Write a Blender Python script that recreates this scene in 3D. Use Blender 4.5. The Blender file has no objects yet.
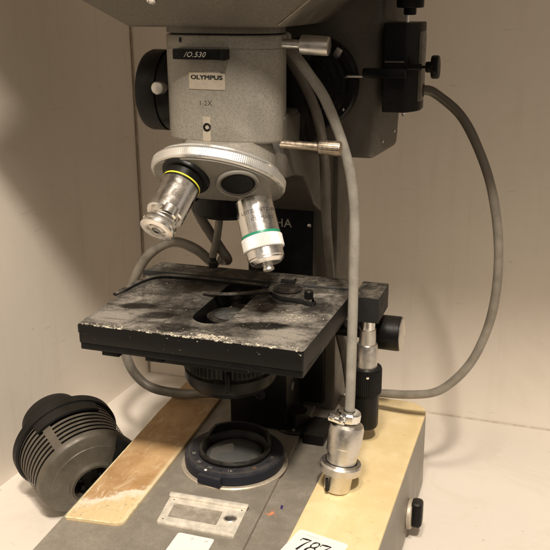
import bpy, bmesh, math, random
from mathutils import Vector, Matrix
random.seed(7)
S = 0.01                                   # everything below is written in centimetres
scene = bpy.context.scene
COL = scene.collection
PI = math.pi
V = Vector

# ------------------------------------------------------------------ camera
cam_d = bpy.data.cameras.new('camera'); cam = bpy.data.objects.new('camera', cam_d); COL.objects.link(cam)
scene.camera = cam
F_PX, TH, RO, YW = 876.755, math.radians(18.0575), math.radians(.36546), math.radians(18.1138)
c_, s_ = math.cos(TH), math.sin(TH)
R0, F0, U0 = V((1, 0, 0)), V((0, c_, -s_)), V((0, s_, c_))
cr, sr = math.cos(RO), math.sin(RO)
RZ = Matrix.Rotation(YW, 3, 'Z')
Rv = RZ @ (R0 * cr - U0 * sr); Uv = RZ @ (R0 * sr + U0 * cr); Fv = RZ @ F0
CP = V((19.87, -51.4, 37.74))
M = Matrix((Rv, Uv, -Fv)).transposed().to_4x4(); M.translation = CP * S
cam.matrix_world = M
cam_d.sensor_width = 36; cam_d.sensor_fit = 'HORIZONTAL'
cam_d.lens = 36 * F_PX / 550
cam_d.clip_start = .02; cam_d.clip_end = 50

# ------------------------------------------------------------------ materials
class NT:
    def __init__(s, name):
        s.m = bpy.data.materials.new(name); s.m.use_nodes = True
        s.t = s.m.node_tree; s.n = s.t.nodes; s.l = s.t.links
        s.b = s.n['Principled BSDF']
        tc = s.n.new('ShaderNodeTexCoord'); mp = s.n.new('ShaderNodeMapping')
        mp.inputs['Scale'].default_value = (100, 100, 100)
        s.l.new(tc.outputs['Object'], mp.inputs[0]); s.co = mp.outputs[0]
    def node(s, typ, **k):
        x = s.n.new(typ)
        for a, v in k.items(): setattr(x, a, v)
        return x
    def setin(s, node, i, v):
        if isinstance(v, bpy.types.NodeSocket): s.l.new(v, node.inputs[i])
        else: node.inputs[i].default_value = v
    def noise(s, scale, detail=4, rough=.6, dist=0, co=None, out='Fac'):
        x = s.node('ShaderNodeTexNoise'); x.inputs['Scale'].default_value = scale
        x.inputs['Detail'].default_value = detail; x.inputs['Roughness'].default_value = rough
        x.inputs['Distortion'].default_value = dist
        s.l.new(co or s.co, x.inputs['Vector']); return x.outputs[out]
    def scaled(s, v, rot=(0, 0, 0), loc=(0, 0, 0)):
        mp = s.node('ShaderNodeMapping'); mp.inputs['Scale'].default_value = v
        mp.inputs['Rotation'].default_value = rot; mp.inputs['Location'].default_value = loc
        s.l.new(s.co, mp.inputs[0]); return mp.outputs[0]
    def ramp(s, fac, a, b, va=0., vb=1.):
        x = s.node('ShaderNodeMapRange'); x.interpolation_type = 'SMOOTHSTEP'
        s.setin(x, 0, fac)
        for i, q in zip((1, 2, 3, 4), (a, b, va, vb)): x.inputs[i].default_value = q
        return x.outputs[0]
    def math(s, op, a, b=0.):
        x = s.node('ShaderNodeMath', operation=op); s.setin(x, 0, a); s.setin(x, 1, b); return x.outputs[0]
    def mix(s, fac, a, b):
        x = s.node('ShaderNodeMix', data_type='RGBA')
        s.setin(x, 0, fac); s.setin(x, 6, a if not isinstance(a, tuple) else (*a, 1)); s.setin(x, 7, b if not isinstance(b, tuple) else (*b, 1))
        return x.outputs[2]
    def up(s):
        g = s.node('ShaderNodeNewGeometry'); x = s.node('ShaderNodeSeparateXYZ'); s.l.new(g.outputs['Normal'], x.inputs[0]); return x.outputs[2]
    def xyz(s):
        x = s.node('ShaderNodeSeparateXYZ'); s.l.new(s.co, x.inputs[0]); return x.outputs
    def blob(s, cx, cy, rx, ry, rot=0, wob=.28, a=.62, b=1.08):
        # soft elliptical patch in object x,y (cm); returns 1 inside
        mp = s.node('ShaderNodeMapping', vector_type='TEXTURE')
        mp.inputs['Location'].default_value = (cx, cy, 0); mp.inputs['Rotation'].default_value = (0, 0, rot)
        mp.inputs['Scale'].default_value = (rx, ry, 1e6)
        s.l.new(s.co, mp.inputs[0])
        ln = s.node('ShaderNodeVectorMath', operation='LENGTH'); s.l.new(mp.outputs[0], ln.inputs[0])
        d = s.math('ADD', ln.outputs['Value'], s.math('MULTIPLY', s.math('SUBTRACT', s.noise(2.2, 5, .7), .5), wob * 2))
        return s.ramp(d, a, b, 1, 0)
    def set(s, color=None, rough=None, metal=None, spec=None, bump=None, bs=.3, bd=.02):
        if color is not None: s.setin(s.b, 'Base Color', (*color, 1) if isinstance(color, tuple) else color)
        if rough is not None: s.setin(s.b, 'Roughness', rough)
        if metal is not None: s.setin(s.b, 'Metallic', metal)
        if spec is not None: s.setin(s.b, 'Specular IOR Level', spec)
        if bump is not None:
            x = s.node('ShaderNodeBump'); x.inputs['Strength'].default_value = bs; x.inputs['Distance'].default_value = bd * S
            s.l.new(bump, x.inputs['Height']); s.l.new(x.outputs[0], s.b.inputs['Normal'])
        return s.m

def mat_plain(name, color, rough=.5, metal=0., var=.25, nscale=1.3, bump=0., bscale=12, spec=.5):
    t = NT(name)
    n = t.noise(nscale, 6, .65)
    lo = tuple(c * (1 - var) for c in color); hi = tuple(min(1, c * (1 + var * .6)) for c in color)
    c = t.mix(t.ramp(n, .3, .7), lo, hi)
    r = t.ramp(t.noise(nscale * 2.7, 5), .3, .7, max(.05, rough - .1), min(1, rough + .12))
    t.set(c, r, metal, spec, t.noise(bscale, 3) if bump else None, bump)
    return t.m

def mat_enamel(name, color, grain=9, gs=.35, dirt=.5):
    t = NT(name)
    n1 = t.noise(.45, 6, .6); n2 = t.noise(grain, 2, .5); n3 = t.noise(26, 2, .5)
    c = t.mix(t.ramp(n1, .35, .7), tuple(x * .86 for x in color), tuple(x * 1.06 for x in color))
    c = t.mix(t.ramp(n2, .44, .62, 0, .6), c, tuple(x * .68 for x in color))
    sm = t.ramp(t.noise(.9, 8, .75, 1.2), .56, .72, 0, dirt)
    c = t.mix(sm, c, tuple(x * .55 for x in color))
    dust = t.math('MULTIPLY', t.ramp(t.up(), .5, 1, 0, .5), t.ramp(t.noise(1.1, 8, .7), .45, .75, 0, .6))
    c = t.mix(dust, c, (.46, .41, .34))
    spk = t.ramp(t.noise(14, 3, .5), .74, .8, 0, .7)
    c = t.mix(spk, c, (.62, .56, .47))
    r = t.ramp(n1, .3, .7, .36, .55)
    h = t.math('ADD', t.math('MULTIPLY', n2, .7), t.math('MULTIPLY', n3, .3))
    return t.set(c, r, .12, .5, h, gs, .02)

def mat_black(name, base=.014, rough=.38, dust=.5, blue=0.):
    t = NT(name)
    n1 = t.noise(1.1, 8, .72, .6)
    up = t.ramp(t.up(), .35, .98)
    d = t.math('MULTIPLY', up, t.ramp(n1, .35, .75, .05, dust))
    col = (base, base * (1 + blue * .2), base * (1 + blue))
    c = t.mix(d, col, (.2, .175, .14))
    scr = t.ramp(t.noise(3, 4, .5, 2.5, co=t.scaled((1, 6, 6))), .66, .7, 0, .12)
    c = t.mix(scr, c, (.2, .19, .17))
    spk = t.ramp(t.noise(17, 2, .5), .73, .78, 0, .35)
    c = t.mix(spk, c, (.34, .3, .24))
    r = t.math('ADD', t.ramp(n1, .3, .7, rough - .08, rough + .16), t.math('MULTIPLY', d, .4))
    return t.set(c, r, 0, .2, t.noise(22, 3), .12, .01)

def mat_metal(name, color, rough=.22, streak=(1, 1, 14), grime=.35, var=.2):
    t = NT(name)
    n = t.noise(1.6, 5, .6, .4, co=t.scaled(streak)); g = t.noise(1.7, 8, .75, .8)
    c = t.mix(t.ramp(n, .3, .7), tuple(x * (1 - var) for x in color), color)
    gm = t.ramp(g, .52, .74, 0, grime)
    c = t.mix(gm, c, (.16, .13, .09))
    mt = t.math('SUBTRACT', 1., t.math('MULTIPLY', gm, .8))
    r = t.math('ADD', t.ramp(n, .25, .75, rough - .07, rough + .12), t.math('MULTIPLY', gm, .5))
    t.set(c, r, None, .5)
    t.l.new(mt, t.b.inputs['Metallic']); return t.m

# walls / shelf: warm white laminate with scuffs and yellowing
def mat_laminate(name, color, scuff=.35, floor=False):
    t = NT(name)
    n = t.noise(.035, 5, .6, .5); g = t.noise(.16, 9, .72, .9)
    c = t.mix(t.ramp(n, .3, .72), tuple(x * .93 for x in color), color)
    c = t.mix(t.ramp(g, .48, .72, 0, scuff), c, (color[0] * .72, color[1] * .66, color[2] * .58))
    if floor:
        k = t.ramp(t.noise(.9, 6, .6, 3.2), .66, .71, 0, .38); c = t.mix(k, c, (.33, .27, .2))
        k2 = t.ramp(t.noise(3.1, 3, .5), .735, .78, 0, .55); c = t.mix(k2, c, (.3, .22, .15))
    else:
        k = t.ramp(t.noise(.5, 7, .6, 2.5), .7, .76, 0, .16); c = t.mix(k, c, (.36, .27, .18))
        k = t.ramp(t.noise(.9, 5, .6, .3, co=t.scaled((1, 1, .07))), .5, .75, 0, .12); c = t.mix(k, c, (.55, .45, .36))
        k = t.ramp(t.noise(1.3, 4, .5, .2, co=t.scaled((.25, .25, 2.2), rot=(.5, .3, 0))), .69, .73, 0, .22); c = t.mix(k, c, (.42, .34, .26))
        k2 = t.ramp(t.noise(1.9, 3, .5), .765, .79, 0, .5); c = t.mix(k2, c, (.3, .2, .13))
    r = t.ramp(g, .3, .7, .42, .62)
    return t.set(c, r, 0, .4, t.noise(3.5, 6, .7), .1, .03)

# dusty black stage top with stains; object coordinates, cm from the microscope's origin (2,0,0)
def mat_stage():
    t = NT('dusty_black_stage')
    X = lambda x: x - 2
    cloud = t.noise(.55, 9, .68, .7); fine = t.noise(9, 5, .75); mid = t.noise(2.3, 8, .72, .5)
    up = t.ramp(t.up(), .75, .97)
    dust = t.ramp(cloud, .40, .63, .3, .98)
    dust = t.math('MULTIPLY', dust, t.ramp(mid, .34, .6, .45, 1.))
    def cut(f, amt):
        nonlocal dust
        dust = t.math('MULTIPLY', dust, t.math('SUBTRACT', 1., t.math('MULTIPLY', f, amt)))
    def add(f, amt):
        nonlocal dust
        dust = t.math('MAXIMUM', dust, t.math('MULTIPLY', f, amt))
    add(t.blob(X(-6.3), -5, 1.9, 1.5, 0, .35, .5, 1.2), .95)
    add(t.blob(X(4.8), -4.9, 2.4, 1.7, .4, .4, .5, 1.2), 1.0)
    add(t.blob(X(4.6), -1.8, 2.2, 1.1, .2, .5, .4, 1.2), .9)
    add(t.blob(X(-4.4), -3.6, 1.9, .8, .2, .5, .4, 1.2), .8)
    cut(t.blob(X(-5.5), -2.7, 1.5, .62, .25, .2), .85)
    cut(t.blob(X(-3.5), -3.9, 1.35, .75, .3, .18), .85)
    cut(t.blob(X(2.6), -5.2, 1.6, .9, 0, .3), .5)
    cut(t.blob(X(-1.7), -3.2, .9, 2.2, 0, .4), .6)
    cut(t.blob(X(3.4), -3.7, 2.0, .8, .25, .35), .92)
    cut(t.blob(X(-1.6), -5.6, 1.7, .9, .1, .4), .8)
    cut(t.blob(X(3.3), .9, 1.5, .9, 0, .3), .75)
    cut(t.blob(X(5.7), .4, 1.6, 2.0, 0, .5, .3, 1.2), .55)
    cut(t.blob(X(-4.8), 2.6, 3.5, 1.6, 0, .5, .3, 1.2), .6)
    smear = t.ramp(t.noise(1.1, 6, .65, 1.2, co=t.scaled((.35, 2.2, 1), rot=(0, 0, .5))), .52, .66)
    cut(smear, .45)
    dust = t.math('MULTIPLY', dust, t.ramp(fine, .25, .6, .45, 1.))
    dust = t.math('MULTIPLY', dust, up)
    c = t.mix(t.math('MULTIPLY', dust, .93), (.008, .0075, .007), (.36, .328, .282))
    sp = t.math('MULTIPLY', t.ramp(t.noise(6, 5, .7), .63, .69, 0, .8), up)
    c = t.mix(sp, c, (.74, .70, .60))
    # flaky bright crumbs at the front lip
    y = t.xyz()[1]
    zz = t.xyz()[2]
    lip = t.math('MULTIPLY', t.ramp(y, -6.35, -6.7), t.ramp(t.noise(2.0, 7, .7), .52, .6))
    lip = t.math('MULTIPLY', lip, t.ramp(zz, 17.93, 17.97))
    lip = t.math('MAXIMUM', lip, t.math('MULTIPLY', t.ramp(zz, 17.2, 17.0, 1, 1), t.math('MULTIPLY', t.ramp(t.noise(3.3, 5, .6), .69, .72, 0, .5), t.ramp(y, -6.5, -6.65))))
    c = t.mix(lip, c, (.72, .68, .55))
    t.b.inputs['Specular IOR Level'].default_value = .2
    r = t.math('ADD', .42, t.math('MULTIPLY', dust, .5))
    h = t.math('ADD', t.math('MULTIPLY', fine, .5), t.math('MULTIPLY', dust, .8))
    return t.set(c, r, 0, .25, h, .5, .03)

def mat_cream_right():
    t = NT('yellowed_cream_paint')
    n = t.noise(.3, 7, .65, .8); g = t.noise(1.5, 8, .7, .6)
    c = t.mix(t.ramp(n, .35, .7), (.76, .60, .32), (.85, .70, .42))
    c = t.mix(t.ramp(g, .55, .75, 0, .4), c, (.89, .78, .53))
    c = t.mix(t.ramp(t.noise(.8, 8, .75, 1.6), .57, .72, 0, .45), c, (.56, .38, .15))
    c = t.mix(t.ramp(t.noise(5, 3, .5), .73, .77, 0, .8), c, (.33, .15, .05))
    return t.set(c, t.ramp(g, .3, .7, .38, .55), 0, .45, t.noise(6, 5), .12, .02)

def mat_cream_left():
    t = NT('stained_and_shaded_cream_paint')
    n = t.noise(.35, 7, .65, .8); g = t.noise(1.4, 8, .72, .7, co=t.scaled((1, .45, 1)))
    c = t.mix(t.ramp(n, .3, .7), (.40, .235, .105), (.57, .375, .19))  # browns combine staining with shade painted into the colour
    c = t.mix(t.ramp(g, .5, .74, 0, .55), c, (.74, .60, .40))
    x, y, z = t.xyz()
    # worn pale front end, dirty specks in it
    w = t.math('ADD', y, t.math('MULTIPLY', t.math('SUBTRACT', x, -9.9), -.75))
    w = t.math('ADD', w, t.math('MULTIPLY', t.math('SUBTRACT', t.noise(1.1, 7, .7), .5), 3.5))
    c = t.mix(t.ramp(w, -8.9, -9.9, 0, .85), c, (.72, .57, .33))
    band = t.math('MULTIPLY', t.ramp(w, -8.6, -9.1), t.ramp(w, -10.1, -9.3))
    c = t.mix(t.math('MULTIPLY', band, .75), c, (.84, .78, .66))
    sc = t.ramp(t.noise(2.2, 5, .6, .4, co=t.scaled((3.5, .35, 1), rot=(0, 0, -.75))), .60, .66, 0, .6)
    c = t.mix(t.math('MULTIPLY', sc, t.ramp(y, -3, -8, .25, 1)), c, (.85, .77, .62))
    c = t.mix(t.math('MULTIPLY', t.ramp(t.noise(3.2, 6, .75), .55, .68), t.ramp(w, -9.4, -10.0, 0, .7)), c, (.25, .17, .06))
    # pale worn rim along the inner edge
    e = t.math('ADD', x, t.math('MULTIPLY', y, .035))
    c = t.mix(t.math('MULTIPLY', t.ramp(e, -6.35, -5.95), t.ramp(t.math('ADD', y, t.math('MULTIPLY', t.noise(.8, 6), 6)), -1, 3, .9, .12)), c, (.80, .69, .45))
    c = t.mix(t.ramp(t.noise(5, 3, .5), .74, .78, 0, .7), c, (.15, .08, .03))
    return t.set(c, t.ramp(g, .3, .7, .33, .5), 0, .45, t.noise(6, 5), .1, .02)

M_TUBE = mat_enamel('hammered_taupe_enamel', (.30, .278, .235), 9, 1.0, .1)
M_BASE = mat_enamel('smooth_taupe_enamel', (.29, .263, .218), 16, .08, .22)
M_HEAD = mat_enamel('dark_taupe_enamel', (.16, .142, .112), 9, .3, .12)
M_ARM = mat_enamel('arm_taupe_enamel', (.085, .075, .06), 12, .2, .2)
M_BLACK = mat_black('satin_black_metal', .006, .36, .35)
M_BLACKD = mat_black('dusty_black_metal', .018, .5, 1.)
M_BLACKC = mat_black('clean_black_metal', .004, .34, .08)
M_DEEP = mat_plain('dark_void', (.004, .004, .004), .7)
M_BLUE = mat_black('blue_black_dial', .017, .42, .22, .65)
M_CHROME = mat_metal('worn_chrome', (.92, .90, .87), .2, (1, 1, 1), .12, .06)
M_SILVER = mat_metal('satin_aluminium', (.78, .75, .70), .34, (1, 1, 1), .22, .1)
M_RING = mat_plain('bright_knurled_ring', (.84, .83, .80), .3, .8, .04, .5)
M_BRONZE = mat_metal('tarnished_brass', (.56, .47, .37), .36, (3, 1, 1), .45)
M_PLATE = mat_plain('silver_label', (.50, .44, .35), .45, .35, .12)
M_CABLE = mat_plain('grey_rubber_cable', (.21, .19, .155), .42, 0, .3, .7, .1, 14)
M_CABLEF = mat_plain('pale_rubber_cable', (.30, .28, .24), .4, 0, .25, .7, .1, 14)
M_CABLED = mat_plain('dark_rubber_cable', (.12, .105, .085), .45, 0, .2, .9, .1, 14)
t = NT('shade_painted_rubber_cable')
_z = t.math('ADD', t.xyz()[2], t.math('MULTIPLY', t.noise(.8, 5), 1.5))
t.set(t.mix(t.ramp(_z, -7.5, -4.5), t.mix(t.ramp(t.noise(.7, 6, .65), .3, .7), (.17, .15, .12), (.26, .235, .195)), (.075, .062, .045)), .42, 0, .5, t.noise(14, 3), .1, .02)  # upper length darker: shade on the cable painted in by height
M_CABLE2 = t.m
M_LAMP = mat_plain('grey_lamp_casting', (.12, .106, .083), .42, .25, .2, .8, .12, 10)
M_STAGE = mat_stage()
M_CREAM = mat_cream_right(); M_TAN = mat_cream_left()
M_FACE = mat_plain('satin_turret_grey', (.235, .22, .19), .33, .1, .06)
M_WINPLATE = mat_plain('cream_metal_plate', (.76, .71, .61), .4, .15, .22, 1.6)
M_PAPER = mat_plain('white_paper_label', (.86, .85, .81), .6, 0, .05, .6)
M_INK = mat_plain('black_ink', (.02, .018, .018), .6)
M_GREY_INK = mat_plain('faded_ink', (.42, .41, .38), .6)
M_WHITE = mat_plain('white_paint_marks', (.45, .43, .38), .5)
M_GRN = mat_plain('green_band', (.02, .27, .16), .4); M_YEL = mat_plain('yellow_band', (.75, .72, .06), .35)
M_ORG = mat_plain('orange_paint', (.62, .25, .13), .6, 0, .4, 6); M_PUR = mat_plain('purple_paint', (.05, .03, .12), .5)
M_RUST = mat_plain('rusty_red_brown', (.10, .035, .02), .5)
M_WALL = mat_laminate('white_laminate_wall', (.86, .79, .695), .16)
M_LWALL = mat_laminate('left_laminate_wall', (.86, .79, .695), .18)
M_FLOOR = mat_laminate('white_laminate_shelf', (.79, .73, .65), .3, True)
M_SEAM = mat_plain('grimy_caulk', (.40, .32, .24), .7)
g = NT('dark_lens_glass'); g.set((.085, .088, .085), .07, 0, .8); M_LENS = g.m; M_LENS.node_tree.nodes['Principled BSDF'].inputs['Coat Weight'].default_value = 1
g = NT('clear_acrylic'); g.set(g.mix(g.ramp(g.noise(1.5, 7, .7), .35, .7), (.26, .23, .185), (.42, .38, .32)), .2, 0, .6); M_ACR = g.m

# ------------------------------------------------------------------ object helpers
ROOT = {}
def tag(o, label=None, cat=None, group=None, kind=None):
    if label: o['label'] = label
    if cat: o['category'] = cat
    if group: o['group'] = group
    if kind: o['kind'] = kind
def empty(name, loc, label, cat):
    o = bpy.data.objects.new(name, None); COL.objects.link(o); o.location = V(loc) * S
    o.empty_display_size = .01; tag(o, label, cat); ROOT[o.name] = V(loc); return o
def obj(name, bm, mats, parent=None, smooth=35, loc=None, label=None):
    """bm holds world coordinates in cm; becomes ONE mesh object whose origin is its root's (or loc)"""
    org = V((0, 0, 0))
    if parent is not None: org = ROOT[parent.name]
    elif loc is not None: org = V(loc)
    bmesh.ops.recalc_face_normals(bm, faces=bm.faces) if bm.faces else None
    for v in bm.verts: v.co = (v.co - org) * S
    me = bpy.data.meshes.new(name); bm.to_mesh(me); bm.free()
    for m in (mats if isinstance(mats, (list, tuple)) else [mats]): me.materials.append(m)
    if smooth:
        me.shade_smooth(); me.set_sharp_from_angle(angle=math.radians(smooth))
    o = bpy.data.objects.new(name, me); COL.objects.link(o)
    if parent is not None: o.parent = parent; ROOT[o.name] = org
    else: o.location = org * S; ROOT[o.name] = org
    if label: o['label'] = label
    return o

def basis(axis, ref=(0, 0, 1)):
    a = V(axis).normalized(); r = V(ref)
    if abs(a.dot(r)) > .98: r = V((1, 0, 0))
    x = r.cross(a).normalized(); y = a.cross(x).normalized(); return x, y, a
def lathe(bm, prof, org, axis, seg=72, mi=0, knurl=None, caps=True, skip=None, mfun=None, ref=(0, 0, 1)):
    """prof: list of (r,h). knurl: {profile index: (count, depth)}"""
    x, y, a = basis(axis, ref); org = V(org); rings = []
    for i, (r, h) in enumerate(prof):
        ring = []
        for k in range(seg):
            t = 2 * PI * k / seg; rr = r
            if knurl and i in knurl: rr = r - (knurl[i][1] if k % 2 else 0)
            ring.append(bm.verts.new(org + a * h + x * (rr * math.cos(t)) + y * (rr * math.sin(t))))
        rings.append(ring)
    for i in range(len(rings) - 1):
        for k in range(seg):
            if skip and skip(i, k): continue
            f = bm.faces.new((rings[i][k], rings[i][(k + 1) % seg], rings[i + 1][(k + 1) % seg], rings[i + 1][k]))
            f.material_index = mfun(i) if mfun else mi
    if caps:
        for r, i in ((rings[0], 0), (rings[-1], len(prof) - 2)):
            if prof[0 if r is rings[0] else -1][0] > .001:
                f = bm.faces.new(r); f.material_index = mfun(i) if mfun else mi
    return bm
def L(prof, org, axis=(0, 0, 1), seg=72, **k): return lathe(bmesh.new(), prof, org, axis, seg, **k)
def bevel_all(bm, w, seg=2, geom=None, ang=25):
    es = [e for e in (geom or bm.edges) if len(e.link_faces) == 2 and e.calc_face_angle(0) > math.radians(ang)]
    bmesh.ops.bevel(bm, geom=es, offset=w, segments=seg, affect='EDGES', profile=.6, clamp_overlap=True)
    return bm
def box(x0, x1, y0, y1, z0, z1, w=.08, bm=None, seg=2):
    b = bmesh.new()
    bmesh.ops.create_cube(b, size=1)
    for v in b.verts:
        v.co = V((x0 if v.co.x < 0 else x1, y0 if v.co.y < 0 else y1, z0 if v.co.z < 0 else z1))
    if w: bevel_all(b, w, seg)
    return join(bm, b) if bm else b
def join(a, b):
    me = bpy.data.meshes.new('tmp'); b.to_mesh(me); b.free(); a.from_mesh(me); bpy.data.meshes.remove(me); return a
def rotpart(bm, piv, axis, ang):
    bmesh.ops.rotate(bm, cent=V(piv), matrix=Matrix.Rotation(ang, 3, V(axis)), verts=bm.verts); return bm
def hull8(b4, t4, w=.2, seg=3):
    """loft between two 4-point loops"""
    bm = bmesh.new(); A = [bm.verts.new(p) for p in b4]; B = [bm.verts.new(p) for p in t4]
    bm.faces.new(A[::-1]); bm.faces.new(B)
    for i in range(4): bm.faces.new((A[i], A[(i + 1) % 4], B[(i + 1) % 4], B[i]))
    bmesh.ops.recalc_face_normals(bm, faces=bm.faces)
    if w: bevel_all(bm, w, seg)
    return bm
def roundpoly(pts, rads, n=6):
    out = []
    for i, p in enumerate(pts):
        r = rads[i] if isinstance(rads, (list, tuple)) else rads
        p = V(p); a = (V(pts[i - 1]) - p); b = (V(pts[(i + 1) % len(pts)]) - p)
        if r <= 0: out.append(p); continue
        p0 = p + a.normalized() * r; p1 = p + b.normalized() * r
        for k in range(n + 1):
            t = k / n; out.append(p0 * (1 - t) ** 2 + p * 2 * t * (1 - t) + p1 * t * t)
    return out
def prism(poly, z0, z1, w=.05, seg=2, holes=None, top_only=True):
    bm = bmesh.new()
    vs = [bm.verts.new((p[0], p[1], z1)) for p in poly]
    es = [bm.edges.new((vs[i], vs[(i + 1) % len(vs)])) for i in range(len(vs))]
    if holes:
        for h in holes:
            hv = [bm.verts.new((p[0], p[1], z1)) for p in h]
            es += [bm.edges.new((hv[i], hv[(i + 1) % len(hv)])) for i in range(len(hv))]
        bmesh.ops.triangle_fill(bm, edges=es, use_beauty=True)
    else: bm.faces.new(vs)
    bmesh.ops.recalc_face_normals(bm, faces=bm.faces)
    r = bmesh.ops.extrude_face_region(bm, geom=bm.faces[:])
    for v in r['geom']:
        if isinstance(v, bmesh.types.BMVert): v.co.z = z0
    bmesh.ops.recalc_face_normals(bm, faces=bm.faces)
    if w:
        es = [e for e in bm.edges if len(e.link_faces) == 2 and e.calc_face_angle(0) > 1.2 and (abs(e.verts[0].co.z - e.verts[1].co.z) < 1e-6)]
        bmesh.ops.bevel(bm, geom=es, offset=w, segments=seg, affect='EDGES', profile=.5, clamp_overlap=True)
    return bm
def catmull(P, n=10):
    P = [V(p) for p in P]; P = [P[0] * 2 - P[1]] + P + [P[-1] * 2 - P[-2]]; out = []
    for i in range(1, len(P) - 2):
        a, b, c, d = P[i - 1:i + 3]
        for k in range(n):
            t = k / n
            out.append(.5 * ((2 * b) + (c - a) * t + (2 * a - 5 * b + 4 * c - d) * t * t + (3 * b - a - 3 * c + d) * t ** 3))
    out.append(P[-2]); return out
def sweep(path, r, seg=20, bm=None, rfun=None, flat=1., ref=(0, 0, 1), n=10):
    bm = bm or bmesh.new(); pts = catmull(path, n) if n else [V(p) for p in path]; rings = []
    up = V(ref)
    for i, p in enumerate(pts):
        t = (pts[min(i + 1, len(pts) - 1)] - pts[max(i - 1, 0)]).normalized()
        x = up.cross(t)
        x = x.normalized() if x.length > 1e-4 else V((1, 0, 0)); y = t.cross(x).normalized()
        if flat == 1.: up = y
        rr = rfun(i / (len(pts) - 1)) if rfun else r
        rings.append([bm.verts.new(p + x * rr * math.cos(2 * PI * k / seg) + y * rr * flat * math.sin(2 * PI * k / seg)) for k in range(seg)])
    for a, b in zip(rings, rings[1:]):
        for k in range(seg): bm.faces.new((a[k], a[(k + 1) % seg], b[(k + 1) % seg], b[k]))
    bm.faces.new(rings[0][::-1]); bm.faces.new(rings[-1]); return bm
def text(body, size, fn, sx=1., bold=0., shear=0., ext=.012, sp=1., bm=None):
    """flat letters of the built-in font, mapped by fn(u,v,w) -> point in cm; u centred"""
    cu = bpy.data.curves.new('t', 'FONT'); cu.body = body; cu.size = size; cu.offset = bold; cu.shear = shear
    cu.align_x = 'CENTER'; cu.extrude = ext; cu.resolution_u = 3; cu.space_character = sp
    o = bpy.data.objects.new('t', cu); COL.objects.link(o)
    dg = bpy.context.evaluated_depsgraph_get(); me = bpy.data.meshes.new_from_object(o.evaluated_get(dg))
    b = bmesh.new(); b.from_mesh(me); bpy.data.objects.remove(o); bpy.data.curves.remove(cu); bpy.data.meshes.remove(me)
    for v in b.verts: v.co = V(fn(v.co.x * sx, v.co.y, v.co.z))
    return join(bm, b) if bm else b

# ================================================================== SETTING
def struct(name, bm, m, smooth=0):
    o = obj(name, bm, m, None, smooth); o['kind'] = 'structure'; return o
def quad(pts):
    bm = bmesh.new(); bm.faces.new([bm.verts.new(p) for p in pts]); return bm
def slab(pts, off):
    bm = quad(pts); r = bmesh.ops.extrude_face_region(bm, geom=bm.faces[:])
    for v in r['geom']:
        if isinstance(v, bmesh.types.BMVert): v.co += V(off)
    return bm
CL, CR_ = V((-18.6, 23.9, 0)), V((46, 22.6, 0))
FL = V((-22.4, -30, 0))
ZT = 62.; YF = -21.
struct('floor', slab([(-24, -30, 0), (48, -30, 0), (48, 25, 0), (-24, 25, 0)], (0, 0, -1.8)), M_FLOOR)
struct('back_wall', slab([CL, CR_, CR_ + V((0, 0, ZT)), CL + V((0, 0, ZT))], (0, 1.6, 0)), M_WALL)
struct('left_wall', slab([FL, CL + V((.02, .3, 0)), CL + V((.02, .3, ZT)), FL + V((0, 0, ZT))], (-1.6, 0, 0)), M_LWALL)
struct('ceiling', slab([(-24, YF, ZT), (48, YF, ZT), (48, 25, ZT), (-24, 25, ZT)], (0, 0, 1.8)), M_WALL)
bm = sweep([CL + V((.12, -.08, .1)), CL + V((.14, -.1, 20)), CL + V((.1, -.08, 40)), CL + V((.1, -.08, ZT - .3))], .085, 6, n=4)
struct('wall_seam', bm, M_SEAM, 60)
bm = sweep([CL + V((.3, -.06, .02)), V((0, 23.46, .02)), V((20, 23.06, .02)), V((45, 22.56, .02))], .09, 6, n=4)
struct('floor_seam', bm, mat_plain('pale_seam', (.62, .54, .45), .7), 60)

# ================================================================== MICROSCOPE
mic = empty('microscope', (2, 0, 0), 'large taupe laboratory microscope with dusty black stage on a cream and grey base', 'microscope')
AX, AY = .4, -1.1

# ---- base
poly = roundpoly([(-7.55, -18), (11.9, -18), (11.9, 10.9), (10.75, 12.0), (-7.6, 12.0), (-8.35, 11.0)], [.4, .4, .72, .72, .5, .5])
base = obj('base', prism(poly, .35, 6.28, .06, 2), M_BASE, mic, 40)
poly = roundpoly([(-2.1, -17.9), (4.55, -17.9), (4.32, -10.3), (3.62, 4.0), (3.4, 9), (-3.35, 9), (-3.2, -9.0), (-2.35, -11.6)], [.1, .1, 0, 0, .1, .1, .5, .8])
obj('centre_panel', prism(poly, 6.1, 6.52, .14, 3), M_BASE, base, 40)
poly = roundpoly([(6.6, -14), (11.88, -14), (11.88, 10.9), (10.75, 11.98), (6.45, 11.98)], [.2, .2, .72, .72, .2])
o = obj('side_panel', prism(poly, 6.2, 6.5, .07, 2), M_CREAM, base, 40, label='bright yellowed cream side panel')
poly = roundpoly([(-7.42, -10.45), (-3.62, -10.1), (-3.9, -.6), (-4.3, 8.7), (-4.35, 11.4), (-8.15, 11.4), (-7.95, 1.7)], [.12, .7, 0, 0, .2, .3, 0])
obj('side_panel', prism(poly, 6.2, 6.5, .07, 2), M_TAN, base, 40, label='brown stained side panel with painted-in shade and worn cream front')
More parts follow.
